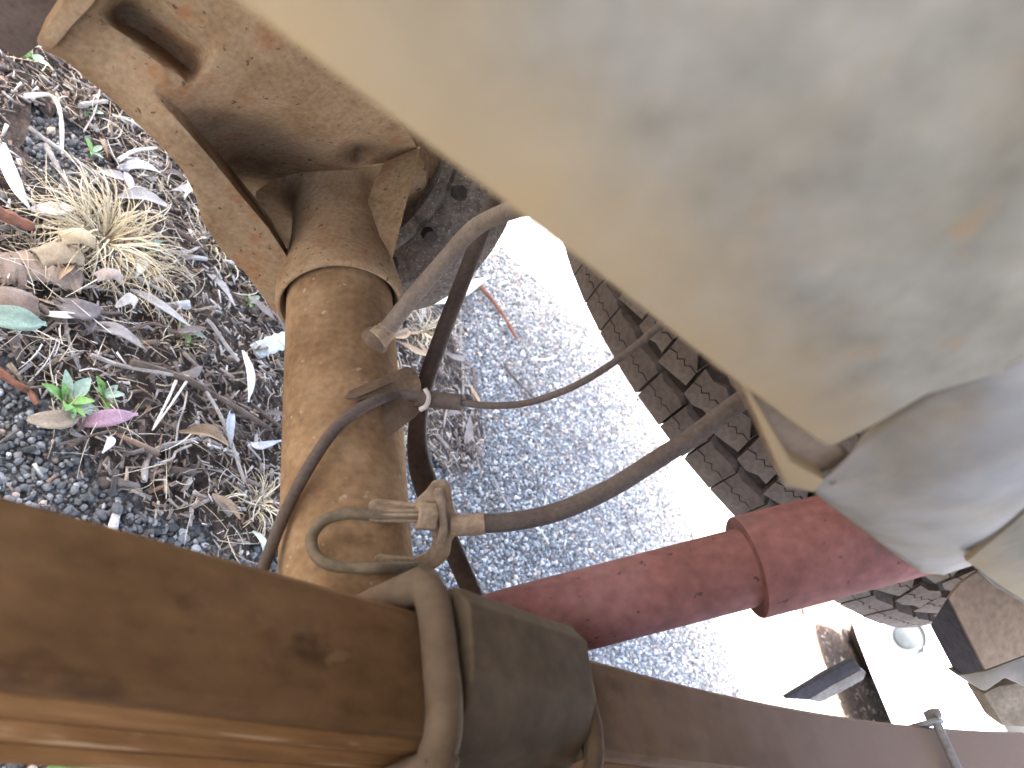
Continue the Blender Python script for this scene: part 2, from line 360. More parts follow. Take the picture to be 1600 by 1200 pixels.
# wood chips and crumbs of the mulch
bx = np.array([[x, y, z] for x in (-.5, .5) for y in (-.5, .5) for z in (-.5, .5)]); bx[4:, 1:] *= .55
bxf = [[0, 1, 3, 2], [4, 6, 7, 5], [0, 4, 5, 1], [2, 3, 7, 6], [0, 2, 6, 4], [1, 5, 7, 3]]
mt['chip'] = tinted('mulch_chip', 0, 1)
pal = np.array([[.10, .075, .058], [.17, .135, .11], [.25, .205, .17], [.36, .33, .30], [.5, .47, .43], [.20, .13, .085], [.06, .047, .04], [.30, .24, .17]])
def chips(name, n, x0, x1, y0, y1, lmean, label, keep, zmax=.014):
    x = rng.uniform(x0, x1, n); y = rng.uniform(y0, y1, n); k = keep(x, y); x, y = x[k], y[k]; n = len(x)
    l = lmean * np.exp(rng.normal(0, .45, n))
    scl = np.stack([l, l * rng.uniform(.08, .30, n), l * rng.uniform(.03, .12, n)], 1)
    pos = np.stack([x, y, .006 + rng.uniform(0, zmax, n)], 1)
    tint = pal[rng.choice(len(pal), n, p=[.17, .2, .17, .1, .06, .12, .1, .08])] * rng.uniform(.75, 1.25, (n, 1))
    return scatter_mesh(name, bx, bxf, pos, rand_rot(n, .22), scl, tint, mt['chip'], label, 'mulch')
chips('wood_chips', 36000, -.1, 1.08, .38, 1.6, .0105, 'brown and grey wood chips of the leaf litter', litter_mask)
chips('wood_chips', 2600, .6, 1.95, .3, 1.95, .009, 'pale splinters sprinkled over the grey gravel', lambda x, y: ~litter_mask(x, y), .006)
chips('wood_chips', 500, -.05, .7, .15, .6, .010, 'brown chips sprinkled over the dark gravel', lambda x, y: ~litter_mask(x, y), .006)

# straw: curved blades of dry grass, one mesh
def blades(name, items, mat, label, cat):
    """items: (base, azimuth, length, width, rise, curl, colour)"""
    V = []; Fc = []; T = []
    S = 5
    for (p, az, ln, wd, rise, curl, col) in items:
        d = az; q = Vector(p); base = len(V); el = rise
        for i in range(S + 1):
            f = i / S; ww = wd * (1 - .75 * f * f)
            sd = Vector((-math.sin(d), math.cos(d), 0))
            V += [q - sd * ww / 2, q + Vector((0, 0, ww * .35)), q + sd * ww / 2]; T += [col] * 3
            q = q + Vector((math.cos(d) * math.cos(el), math.sin(d) * math.cos(el), math.sin(el))) * (ln / S)
            d += curl * .35; el -= rise * 1.7 / S
            q.z = max(q.z, .004)
            if i < S:
                a = base + i * 3
                Fc += [(a, a + 1, a + 4, a + 3), (a + 1, a + 2, a + 5, a + 4)]
    me = bpy.data.meshes.new(name); me.from_pydata([tuple(v) for v in V], [], Fc)
    at = me.attributes.new('tint', 'FLOAT_COLOR', 'POINT'); at.data.foreach_set('color', np.array([(*c, 1) for c in T], np.float32).ravel())
    return me
mt['straw'] = tinted('dry_straw', 0, 1, .7)
def strawcol(k=0):
    c = rnd.choice([(.52, .43, .29), (.60, .53, .41), (.42, .33, .21), (.66, .62, .54), (.33, .26, .18)])
    f = rnd.uniform(.8, 1.15); return tuple(q * f for q in c)
items = []
for i in range(9000):
    x = rnd.uniform(-.1, 1.0); y = rnd.uniform(.38, 1.6)
    if not litter_mask(np.array(x), np.array(y)): continue
    cl = math.sin(11 * x + 5 * y) * math.sin(9 * y - 4 * x + 1)
    if rnd.random() > .45 + .6 * cl: continue
    items.append(((x, y, .010 + rnd.uniform(0, .014)), rnd.uniform(0, 6.28), rnd.uniform(.015, .07), rnd.uniform(.0006, .0017), rnd.uniform(-.05, .35), rnd.gauss(0, .5), strawcol()))
o = link('straw', blades('straw', items, None, '', ''), mt['straw'], None, True, origin=(0, 0, 0))
tag(o, 'thin pale stalks of dry grass strewn over the leaf litter', 'straw', kind='stuff')

def G(x, y, z=.012): return P(x, y, Z=z)
# tufts of dry grass that stand up out of the litter
def tuft(px, py, n, hgt, spread, label, pale=1.0):
    c = G(px, py, .004); it = []
    for i in range(n):
        az = rnd.uniform(0, 6.28); rr = abs(rnd.gauss(0, spread * .3))
        col = tuple(q * pale for q in rnd.choice([(.62, .52, .32), (.56, .45, .27), (.68, .61, .44), (.45, .36, .22)]))
        it.append(((c.x + rr * math.cos(az), c.y + rr * math.sin(az), .004), az + rnd.gauss(0, .5), hgt * rnd.uniform(.5, 1.15), rnd.uniform(.0012, .0026), rnd.uniform(.5, 1.4), rnd.gauss(0, .5), col))
    o = link('dry_grass_tuft', blades('dry_grass_tuft', it, None, '', ''), mt['straw'], None, True)
    return tag(o, label, 'grass tuft')
tuft(155, 385, 240, .10, .06, 'large pale yellow tuft of dry grass standing in the leaf litter')
tuft(60, 400, 60, .055, .05, 'dry grass tuft beside the reddish stick in the litter', .95)
tuft(228, 430, 55, .05, .045, 'dry grass tuft between the large yellow tuft and the axle', 1.0)
tuft(275, 530, 45, .045, .045, 'thin dry grass tuft with a green shoot below the axle collar', .8)
tuft(325, 385, 45, .05, .04, 'bleached dry grass tuft under the edge of the axle casting', 1.05)
tuft(395, 790, 50, .055, .035, 'bleached dry grass tuft next to the thin cable and leaf spring', 1.1)
tuft(655, 520, 60, .06, .05, 'bleached dry grass tuft seen between axle tube and dark bar', 1.1)

# leaves, bark, sticks one can pick out
def leafmat(name, c):
    return dusty(name, [tuple(q * .72 for q in c), c, tuple(min(q * 1.2, .85) for q in c)], 40, 500, rough=.65, bump=.4)
LM = {}
def lm_(c):
    if c not in LM: LM[c] = leafmat('leaf_colour', c)
    return LM[c]
def leaf(name, path, wid, col, label, cat, group=None, curl=.25, blunt=False, z=.014, twist=0.0, crumple=0.0):
    """path: ground points in the photograph; wid in metres"""
    pts = catmull([G(x, y, z + (k * .004)) if len((x, y)) == 2 else None for k, (x, y) in enumerate(path)], 6)
    if len(pts) == 2: pts = [pts[0].lerp(pts[1], i / 8) for i in range(9)]
    n = len(pts); V = []; Fc = []
    K = 4
    for i, p in enumerate(pts):
        f = i / (n - 1); d = (pts[min(i + 1, n - 1)] - pts[max(i - 1, 0)]).normalized(); sd = d.cross(Vector((0, 0, 1))).normalized()
        ww = wid * (max(.06, math.sin(math.pi * min(.97, .05 + f)) ** .7) if not blunt else rnd.uniform(.85, 1.08))
        lift = .006 * math.sin(math.pi * f)
        for k in range(K + 1):
            u = k / K - .5
            V.append(p + sd * (u * ww) + Vector((0, 0, lift + curl * ww * (4 * u * u) * .5 + twist * u * ww * (f - .5) + crumple * rnd.uniform(-1, 1) * wid * .12)))
    for i in range(n - 1):
        for k in range(K): Fc.append((i * (K + 1) + k, i * (K + 1) + k + 1, (i + 1) * (K + 1) + k + 1, (i + 1) * (K + 1) + k))
    o = raw(name, V, Fc, lm_(col), None)
    so_ = o.modifiers.new('thick', 'SOLIDIFY'); so_.thickness = .0006 if not blunt else .0025
    return tag(o, label, cat, group)
leaf('gum_leaf', [(120, 663), (165, 657), (216, 647)], .018, (.40, .25, .30), 'pink gum leaf lying on the dark gravel beside a green seedling', 'leaf', curl=.15)
leaf('gum_leaf', [(-45, 492), (20, 505), (72, 507)], .027, (.23, .31, .25), 'broad grey-green gum leaf lying on the brown bark', 'leaf', z=.03)
leaf('gum_leaf', [(42, 655), (85, 662), (128, 650)], .020, (.30, .25, .19), 'tan withered leaf under the green seedling beside the pink leaf', 'leaf', crumple=.5)
leaf('gum_leaf', [(379, 548), (386, 590), (388, 628)], .013, (.75, .74, .70), 'narrow white leaf close to the pale woven tape', 'leaf')
leaf('gum_leaf', [(4, 222), (6, 262), (22, 300), (48, 328)], .017, (.76, .75, .72), 'long curled white bark ribbon bent across the litter', 'bark', blunt=False)
leaf('gum_leaf', [(45, 328), (82, 332), (120, 326)], .016, (.72, .71, .66), 'short white bark ribbon beside the large yellow grass tuft', 'bark')
leaf('gum_leaf', [(197, 268), (197, 288), (207, 306)], .013, (.48, .40, .43), 'small mauve leaf hanging under a pale grey leaf in the litter', 'leaf')
leaf('gum_leaf', [(183, 263), (215, 262), (250, 270)], .014, (.55, .56, .57), 'pale grey leaf above the small mauve leaf', 'leaf')
leaf('gum_leaf', [(299, 268), (297, 285), (288, 308)], .014, (.70, .76, .62), 'white and green leaf touching the edge of the axle casting', 'leaf')
leaf('gum_leaf', [(203, 453), (240, 478), (302, 514)], .014, (.46, .43, .39), 'long light grey leaf lying aslant below the yellow tuft', 'leaf')
leaf('gum_leaf', [(80, 470), (120, 490), (160, 482)], .026, (.19, .165, .155), 'broad slate-brown leaf under the white stalk', 'leaf', crumple=.3)
leaf('gum_leaf', [(133, 508), (180, 522), (230, 548)], .016, (.33, .30, .275), 'grey leaf pair lying at the edge of the dark gravel', 'leaf', crumple=.4)
leaf('gum_leaf', [(60, 490), (95, 497), (132, 494)], .008, (.70, .66, .58), 'thin white splinter leaf next to the broad grey-green leaf', 'leaf')
leaf('gum_leaf', [(212, 396), (217, 415), (212, 434)], .013, (.66, .70, .60), 'small whitish leaf at the foot of a dry grass tuft', 'leaf')
leaf('gum_leaf', [(655, 472), (705, 462), (765, 432)], .030, (.70, .74, .66), 'large pale leaf on the gravel behind hose and dark bar', 'leaf', z=.02)
leaf('gum_leaf', [(163, 680), (168, 692), (160, 708)], .009, (.70, .69, .66), 'tiny white leaf scrap on the dark gravel', 'leaf')
leaf('gum_leaf', [(362, 640), (352, 670), (360, 700)], .012, (.42, .44, .46), 'blue-grey leaf folded among the twigs near the axle tube', 'leaf', curl=.6)
leaf('gum_leaf', [(385, 690), (400, 700), (440, 688)], .010, (.50, .50, .52), 'silvery narrow leaf beside the axle tube', 'leaf')
leaf('gum_leaf', [(395, 830), (405, 850), (412, 868)], .010, (.62, .66, .58), 'pale green scrap of leaf at the thin cable', 'leaf')
leaf('gum_leaf', [(180, 480), (200, 470), (208, 482)], .012, (.72, .70, .66), 'small folded white scrap on grey leaves', 'leaf', crumple=.8)
leaf('woven_tape', [(398, 549), (452, 530)], .024, (.56, .63, .62), 'pale blue-green woven tape sticking out from behind the axle tube', 'tape', blunt=True, curl=.02)
bark = [((-30, 425), (40, 428), .040, (.26, .20, .155)), ((20, 412), (130, 438), .034, (.33, .255, .20)), ((-20, 470), (60, 478), .030, (.22, .165, .13)), ((60, 402), (130, 398), .026, (.36, .29, .20)), ((150, 432), (192, 436), .014, (.40, .33, .28)), ((95, 372), (150, 378), .018, (.45, .35, .22))]
BL = ['broad brown bark slab above the grey-green gum leaf', 'widest reddish-tan bark slab under the yellow grass tuft', 'dark brown bark slab directly under the grey-green gum leaf', 'tan curved bark slab at the foot of the yellow grass tuft', 'small grey-tan bark flake beside the widest bark slab', 'yellowish bark strip inside the yellow grass tuft']
for i, ((a, b_), (c, d), w_, col) in enumerate(bark):
    leaf('bark_piece', [(a, b_), ((a + c) / 2, (b_ + d) / 2 - 4), (c, d)], w_, col, BL[i], 'bark', blunt=True, curl=-.25, z=.012 + .005 * i, crumple=.6)
fams = [((.20, .165, .14), 'dull brown dry leaf lying in the leaf litter', 'brown dry leaves'), ((.38, .35, .32), 'grey dry leaf lying in the leaf litter', 'grey dry leaves'), ((.64, .62, .58), 'bleached whitish leaf lying in the leaf litter', 'bleached leaves'), ((.32, .22, .13), 'tan curled dry leaf lying in the leaf litter', 'tan dry leaves')]
cnt = 0
while cnt < 150:
    x = rnd.uniform(.0, 1.0); y = rnd.uniform(.42, 1.5)
    if not litter_mask(np.array(x), np.array(y)): continue
    cnt += 1
    col, lab, grp = rnd.choice(fams[:2] * 2 + fams[3:] * 2 + fams)
    az = rnd.uniform(0, 6.28); ln = rnd.uniform(.025, .075); p = Vector((x, y, rnd.uniform(.014, .026)))
    dv = Vector((math.cos(az), math.sin(az), rnd.uniform(-.1, .12)))
    mid = p + dv * ln * .5 + Vector((-dv.y, dv.x, 0)) * rnd.uniform(-.15, .15) * ln + Vector((0, 0, rnd.uniform(0, .006)))
    pts = catmull([p, mid, p + dv * ln], 4); n = len(pts); V = []; Fc = []; wid = ln * rnd.uniform(.14, .3); cu = rnd.uniform(-.3, .7)
    for i, q in enumerate(pts):
        f = i / (n - 1); sd = dv.cross(Vector((0, 0, 1))).normalized(); ww = wid * max(.05, math.sin(math.pi * min(.97, .05 + f)) ** .7)
        V += [q - sd * ww / 2 + Vector((0, 0, cu * ww * .5)), q, q + sd * ww / 2 + Vector((0, 0, cu * ww * .5 + rnd.uniform(-.001, .001)))]
    for i in range(n - 1): Fc += [(i * 3, i * 3 + 1, i * 3 + 4, i * 3 + 3), (i * 3 + 1, i * 3 + 2, i * 3 + 5, i * 3 + 4)]
    o = raw('dry_leaf', V, Fc, lm_(col)); tag(o, lab, 'leaf', grp)
# sticks and twigs
mt['stick_red'] = dusty('reddish_stick', [(.16, .07, .045), (.27, .13, .085)], 60, 300, bump=.8)
mt['stick_grey'] = dusty('grey_stick', [(.22, .19, .165), (.42, .38, .34)], 60, 300, bump=.8)
mt['stick_dark'] = dusty('dark_stick', [(.085, .06, .045), (.16, .12, .095)], 60, 300, bump=.8)
mt['stick_pale'] = dusty('pale_stick', [(.5, .45, .38), (.66, .62, .55)], 60, 300, bump=.5)
def stick(path, r, m_, label, z=.012, group=None):
    pts = [G(x, y, z + rnd.uniform(0, .004)) for x, y in path]
    o = tube('twig', pts, lambda f: r * (1.0 - .35 * f + .12 * math.sin(17 * f)), mt[m_], None, 5, 7)
    return tag(o, label, 'twig', group)
stick([(225, 752), (229, 722), (248, 700), (290, 690), (312, 684), (342, 668)], .0032, 'stick_grey', 'curved grey twig arching over the dark gravel')
stick([(748, 445), (772, 472), (790, 498), (808, 530)], .0055, 'stick_red', 'thick reddish brown twig on the gravel behind the dark bar', .014)
stick([(-15, 328), (20, 342), (52, 356)], .0075, 'stick_red', 'reddish stick end by the dry grass tuft', .03)
stick([(-5, 578), (25, 600), (45, 612), (58, 632)], .004, 'stick_red', 'brown crooked twig on the gravel above the seedling')
stick([(170, 290), (230, 330), (325, 392)], .0045, 'stick_dark', 'long dark stick running behind the yellow grass tuft', .02)
stick([(205, 566), (280, 588), (340, 620), (425, 672)], .0045, 'stick_dark', 'long dark stick running towards the axle tube below the thin grass', .02)
stick([(40, 150), (80, 150), (95, 180), (97, 240)], .003, 'stick_pale', 'bleached bent twig at the upper end of the litter', .02)
stick([(100, 495), (110, 540), (122, 570), (125, 590)], .002, 'stick_grey', 'thin grey twig dangling beside the broad slate-brown leaf')
stick([(275, 595), (262, 625), (240, 668)], .0018, 'stick_pale', 'thin straw-coloured stalk across the long dark stick', .02)
stick([(295, 590), (270, 628), (238, 672)], .0016, 'stick_pale', 'second thin straw-coloured stalk across the long dark stick', .022)
stick([(125, 165), (150, 160), (168, 158)], .0035, 'stick_grey', 'stubby grey twig near the edge of the axle casting', .02)
stick([(185, 250), (210, 236), (245, 231)], .0028, 'stick_pale', 'pale bent twig above the pale grey leaf', .02)
stick([(70, 225), (110, 290), (165, 330)], .003, 'stick_grey', 'grey forked twig on the small gravel patch', .018)
stick([(255, 392), (290, 394), (312, 386)], .0026, 'stick_grey', 'mauve-grey twig pointing at the axle casting', .02)
stick([(788, 572), (812, 600), (836, 622)], .0032, 'stick_dark', 'short dark twig on the rear gravel near the thin cable', .010)
stick([(800, 562), (832, 600), (850, 640)], .0018, 'stick_grey', 'thin twig next to the short dark twig on the rear gravel', .010)
stick([(818, 538), (832, 558), (846, 578)], .0022, 'stick_grey', 'thin twig continuing from the thick reddish twig', .010)
stick([(738, 575), (742, 600), (740, 612)], .0035, 'stick_dark', 'stub of dark wood on the gravel above the cable sleeve', .012)
stick([(718, 480), (720, 530), (724, 590), (722, 640)], .0030, 'stick_grey', 'grey twig along the edge of litter behind the dark bar', .012)
stick([(770, 745), (785, 775), (800, 800)], .0022, 'stick_grey', 'thin twig on the gravel between cable and brake hose', .010)
stick([(830, 560), (852, 562), (870, 556)], .002, 'stick_pale', 'pale curved stalk on the bright gravel', .010)
stick([(822, 815), (845, 830), (858, 850)], .002, 'stick_pale', 'pale curved stalk under the brake hose', .010)
for i in range(46):
    while True:
        x = rnd.uniform(0, 1.0); y = rnd.uniform(.45, 1.4)
        if litter_mask(np.array(x), np.array(y)): break
    az = rnd.uniform(0, 6.28); ln = rnd.uniform(.05, .14)
    pts = [Vector((x + math.cos(az) * ln * f + rnd.uniform(-.005, .005), y + math.sin(az) * ln * f + rnd.uniform(-.005, .005), .018 + rnd.uniform(0, .008))) for f in (0, .33, .66, 1)]
    k = rnd.choice(['grey', 'dark', 'pale'])
    o = tube('twig', pts, rnd.uniform(.001, .0024), mt['stick_' + k], None, 4, 6)
    tag(o, {'grey': 'slender grey twig lying loose in the leaf litter', 'dark': 'slender dark twig lying loose in the leaf litter', 'pale': 'slender bleached twig lying loose in the leaf litter'}[k], 'twig', k + ' twigs in the litter')
# seedlings
mt['green'] = dusty('seedling_green', [(.12, .24, .06), (.20, .36, .10), (.32, .46, .22)], 60, 300, rough=.5, bump=.2)
mt['green2'] = dusty('seedling_silver', [(.25, .36, .26), (.40, .52, .42)], 60, 300, rough=.5, bump=.2)
def seedling(px, py, size, n, label):
    c = G(px, py, .008); t_ = thing('seedling', label, 'plant', c)
    tube('stem', [c + Vector((0, 0, -.004)), c + Vector((.001, 0, size * .25))], size * .03, mt['green'], t_, 2, 6)
    for i in range(n):
        az = i * 2.4 + rnd.uniform(-.3, .3); el = rnd.uniform(.25, .95); ln = size * rnd.uniform(.55, 1); wd = ln * rnd.uniform(.28, .4)
        d = Vector((math.cos(az) * math.cos(el), math.sin(az) * math.cos(el), math.sin(el))); sd = Vector((-math.sin(az), math.cos(az), 0)); up = sd.cross(d) * -1
        V = []; Fc = []; S = 6
        for k in range(S + 1):
            f = k / S; ww = wd * max(.08, math.sin(math.pi * min(.98, .08 + .92 * f)) ** .8); q = c + Vector((0, 0, size * .15)) + d * ln * f - Vector((0, 0, ln * .25 * f * f))
            V += [q - sd * ww / 2 + up * ww * .18, q, q + sd * ww / 2 + up * ww * .18]
            if k < S: a = k * 3; Fc += [(a, a + 1, a + 4, a + 3), (a + 1, a + 2, a + 5, a + 4)]
        raw('leaf', V, Fc, mt['green'] if i % 3 else mt['green2'], t_)
seedling(96, 634, .042, 9, 'bright green seedling rosette on the dark gravel beside the pink leaf')
seedling(158, 622, .028, 6, 'smaller green seedling between the rosette and the long dark stick')
seedling(44, 95, .032, 5, 'young green shoot at the pinion end of the axle casting')
seedling(135, 178, .022, 5, 'tiny green shoot by the stubby grey twig')
seedling(140, 240, .022, 5, 'tiny pale green shoot on the small gravel patch')
seedling(222, 388, .028, 6, 'small green shoot in the dry grass next to a whitish leaf')
seedling(288, 520, .028, 5, 'small green shoot in the thin grass below the axle collar')
seedling(385, 475, .024, 5, 'small green shoot right by the axle collar')
seedling(20, 45, .03, 5, 'green shoot by the propeller shaft')
seedling(110, 1200, .03, 6, 'green shoot under the lower edge of the leaf spring')

# ------------------------------------------------------------------ rear axle
AX, AZ = .2975, .363
def tz(x, y, off=0.0):
    d = M @ np.array([x - 800.0, y - 600.0, F]) / F
    ox, oz = -AX, H - AZ; r_ = .0385
    a2 = d[0] ** 2 + d[2] ** 2; b2 = ox * d[0] + oz * d[2]; disc = b2 * b2 - a2 * (ox * ox + oz * oz - r_ * r_)
    return (-b2 - math.sqrt(max(0, disc))) / a2 - off
axle = thing('rear_axle', 'dusty brown rear axle with tube, collar and cast differential housing', 'axle', (AX, .4, AZ - .06))
lathe('axle_tube', [(-.28, .0385), (.45, .0385)], (AX, 0, AZ), (0, 1, 0), mt['axle'], axle, 72)
# cast sleeve with a flared mouth
lathe('collar', [(.430, .0388), (.404, .0418), (.4022, .0428), (.4022, .0440), (.4040, .0456), (.408, .0462), (.416, .0462), (.424, .0448), (.440, .0425), (.455, .0385), (.480, .0360), (.505, .0358), (.520, .0375), (.530, .043), (.540, .055), (.545, .075), (.56, .08)], (AX, 0, AZ), (0, 1, 0), mt['cast'], axle, 72, jit=.004)
for (s0, ee) in ((.0, 0),):
    pass
# lug on the sleeve
c = P(515, 362, z=.585)
bm = bmesh.new(); bmesh.ops.create_icosphere(bm, subdivisions=3, radius=1)
for v in bm.verts: v.co = c + Vector((v.co.x * .0105, v.co.y * .006, v.co.z * .0105))
finish(bm, 'casting_lug', mt['cast'], axle)
# the cast nose of the differential: relief on its outboard side
def polyl(pts, s):
    s = s * (len(pts) - 1); i = min(int(s), len(pts) - 2); f = s - i
    return np.array(pts[i]) * (1 - f) + np.array(pts[i + 1]) * f
Lo = [(66, 78), (105, 97), (145, 130), (185, 166), (222, 200), (255, 232), (285, 265), (305, 305), (316, 345), (345, 390), (382, 425), (432, 492)]
Ri = [(90, 52), (130, 70), (165, 92), (200, 116), (235, 145), (270, 180), (300, 214), (330, 248), (362, 288), (392, 324), (420, 358), (449, 402)]
Up = [(240, -120), (290, -90), (340, -60), (390, -25), (440, 15), (490, 55), (530, 95), (570, 135), (610, 175), (640, 210), (660, 245), (690, 290)]
vs = [0, .06, .14, .22, .28, .30, .312, .325, .34, .36] + list(np.linspace(.38, 1, 36))
ns = 110; V = []; Fc = []
def smooth(e0, e1, x):
    t_ = min(1, max(0, (x - e0) / (e1 - e0))); return t_ * t_ * (3 - 2 * t_)
for i in range(ns + 1):
    s_ = i / ns; lo, ri, up = polyl(Lo, s_), polyl(Ri, s_), polyl(Up, s_)
    for v in vs:
        q = lo + (ri - lo) * (v / .3) if v <= .3 else ri + (up - ri) * ((v - .3) / .7)
        base = .430 + .004 * math.sin(9 * s_)
        if v <= .3:
            a = base + .006 * (1 - v / .3) ** 3 + .0
        else:
            dd = smooth(.33, .95, s_) * .135
            jump = smooth(.30, .345, v)
            fade = 1 - .62 * smooth(.38, .8, v)
            a = base + dd * jump * (fade if s_ < .75 else fade + (1 - fade) * smooth(.75, 1, s_))
            a += .012 * smooth(.3, 1, v)
        # hollow near the pinion end
        x0, y0, x1, y1 = 150, 22, 303, 138
        L2 = (x1 - x0) ** 2 + (y1 - y0) ** 2
        al = ((q[0] - x0) * (x1 - x0) + (q[1] - y0) * (y1 - y0)) / L2
        tt = ((q[0] - x0) * (y1 - y0) - (q[1] - y0) * (x1 - x0)) / math.sqrt(L2)
        if 0 < al < 1.0 and tt > 0:
            a += .036 * smooth(0, 22, tt) * math.exp(-(max(0, tt - 12) / 42) ** 2) * smooth(-.02, .2, al) * (1 - smooth(.86, 1.0, al))
        # small hollow by the sleeve
        rr = ((q[0] - 562) / 30) ** 2 + ((q[1] - 236) / 20) ** 2
        a += .035 * math.exp(-rr * 1.5)
        V.append(P(q[0], q[1], Y=a))
k = len(vs)
for i in range(ns):
    for j in range(k - 1): Fc.append((i * k + j, i * k + j + 1, (i + 1) * k + j + 1, (i + 1) * k + j))
# underside: the casting rounds away from the lower edge
base0 = len(V); dep = [.004, .012, .03, .07, .13]
for i in range(ns + 1):
    p = V[i * k]
    for d in dep: V.append(Vector((p.x, p.y + d, p.z - .012 * math.sin(min(1, d / .05) * 1.5))))
for i in range(ns):
    q0 = [i * k] + [base0 + i * 5 + j for j in range(5)]; q1 = [(i + 1) * k] + [base0 + (i + 1) * 5 + j for j in range(5)]
    for j in range(5): Fc.append((q0[j], q1[j], q1[j + 1], q0[j + 1]))
nose = raw('differential_housing', V, Fc, mt['cast'], axle)
sharp(nose, 60)
pxfl = [(54, 68), (72, 80), (80, 83), (112, 44), (146, 8), (170, -40), (120, -50), (92, 12)]
prism('pinion_flange', [P(x, y, Y=.424) for x, y in pxfl], (0, .16, 0), mt['cast'], axle, .003)
# web plate between sleeve mouth and housing on the rear side
pl = [(598, 425), (572, 385), (568, 330), (585, 282), (606, 245), (657, 228), (648, 262), (634, 318), (618, 380), (607, 424)]
zz = [.575, .585, .60, .62, .63, .625, .612, .598, .585, .573]
web = pxprism('web_plate', pl, zz, .004, mt['cast'], axle, .0012)
# rear cover: ribbed ring behind the housing
cc = Vector((.385, .60, .368))
lathe('rear_cover', [(-.03, .055), (-.03, .078), (-.022, .082), (-.016, .079), (-.012, .084), (.004, .096), (.010, .0985), (.016, .097), (.03, .10), (.045, .098), (.05, .09), (.055, .05), (.058, 0)], cc, (1, 0, 0), mt['cover'], axle, 72, jit=.006)
for i in range(12):
    a = i * math.pi / 6 + .2
    bolt('cover_bolt', cc + Vector((-.012, math.cos(a) * .0835, math.sin(a) * .0835)), (math.copysign(0, 1), math.cos(a), math.sin(a)), .0065, .009, mt['carc'], axle)
lathe('carrier', [(-.12, .03), (-.10, .07), (-.04, .082), (.0, .08)], (.36, .62, .37), (1, 0, 0), mt['cast'], axle, 48)
# breather boss on the tube
pb = P(600, 524, z=.50)
# bracket that carries the thin cable
def zl(px, off): return [tz(x, y, o_) for (x, y), o_ in zip(px, off)]
q = [(537, 622), (545, 612), (600, 588), (636, 573), (650, 580), (657, 598), (659, 632), (640, 637), (622, 612), (600, 612), (556, 628)]
pxprism('cable_bracket', q, zl(q, [.002, .002, .010, .022, .028, .030, .030, .026, .02, .014, .004]), .0022, mt['brk2'], axle, .0007)
q = [(594, 622), (630, 610), (656, 622), (657, 640), (648, 652), (607, 683), (598, 655)]
pxprism('cable_bracket_tab', q, zl(q, [.012, .02, .028, .026, .022, .010, .010]), .002, mt['brk2'], axle, .0007)
q = [(538, 623), (545, 611), (636, 572), (652, 580), (640, 586), (556, 622)]
pxprism('cable_bracket_rib', q, zl(q, [.005, .005, .026, .032, .03, .008]), .004, mt['brk2'], axle, .001)
# cast bracket that carries the brake hose
hb = [(646, 784), (664, 768), (676, 752), (692, 750), (703, 758), (706, 788), (713, 812), (714, 832), (704, 850), (702, 868), (688, 884), (662, 900), (646, 894), (585, 884), (580, 876), (588, 868), (648, 874), (668, 862), (676, 846), (672, 828), (658, 818)]
ZB = tz(640, 820) - .022
def hz_(px): return [ZB - .010 + .012 * (x - 640) / 60 if x > 600 else tz(x, y, .006) for x, y in px]
pxprism('hose_bracket', hb, hz_(hb), .007, mt['brk'], axle, .0018)
q = [(574, 788), (580, 781), (590, 781), (650, 788), (668, 776), (676, 806), (654, 806), (576, 796)]
pxprism('hose_bracket_arm', q, hz_(q), .006, mt['brk'], axle, .0015)
q = [(676, 764), (690, 762), (696, 790), (700, 826), (694, 850), (680, 852), (686, 824), (682, 792)]
pxprism('hose_bracket_rib', q, [z_ - .007 for z_ in hz_(q)], .007, mt['brk'], axle, .0018)

# propeller shaft in front of the pinion flange
ps = thing('propeller_shaft', 'dark brown propeller shaft running forward from the pinion flange', 'drive shaft', (-.3, .51, .40))
tube('shaft_tube', [(.03, .505, .385), (-.2, .505, .40), (-.9, .505, .45)], .045, mt['bar'], ps, 4, 28)
lathe('yoke', [(-.02, .02), (-.02, .05), (0, .058), (.02, .058), (.025, .04)], (.045, .505, .385), (1, 0, .0), mt['bar'], ps, 32)

# ------------------------------------------------------------------ hoses and cables on the axle
zr = tz(604, 520)
br = thing('breather_hose', 'dusty brown breather hose rising from the axle tube', 'hose', P(600, 524, z=zr))
tube('hose', [P(606, 513, z=zr - .012), P(640, 470, z=zr - .014), P(690, 412, z=zr - .025), P(735, 362, z=zr - .05), P(775, 338, z=zr - .08), P(830, 322, z=.41), P(900, 330, z=.36)], lambda f: .0059 - .0008 * f, mt['hosep'], br, 8, 16)
bm = bmesh.new(); bmesh.ops.create_icosphere(bm, subdivisions=3, radius=.0105)
for v in bm.verts: v.co = v.co * Vector((1, 1, 1)) + P(583, 534, z=tz(583, 534, -.004))
finish(bm, 'boss', mt['brk2'], br)
tube('fitting', [P(580, 536, z=tz(580, 536, -.003)), P(596, 525, z=tz(596, 525, .004)), P(615, 503, z=zr - .013)], lambda f: .0048 + .0022 * (abs(f - .55) < .2), mt['brk'], br, 6, 12)
bolt('nut', P(585, 533, z=tz(585, 533, .001)), P(602, 518, z=zr - .012) - P(585, 533, z=tz(585, 533, .001)), .0088, .007, mt['brk'], br)

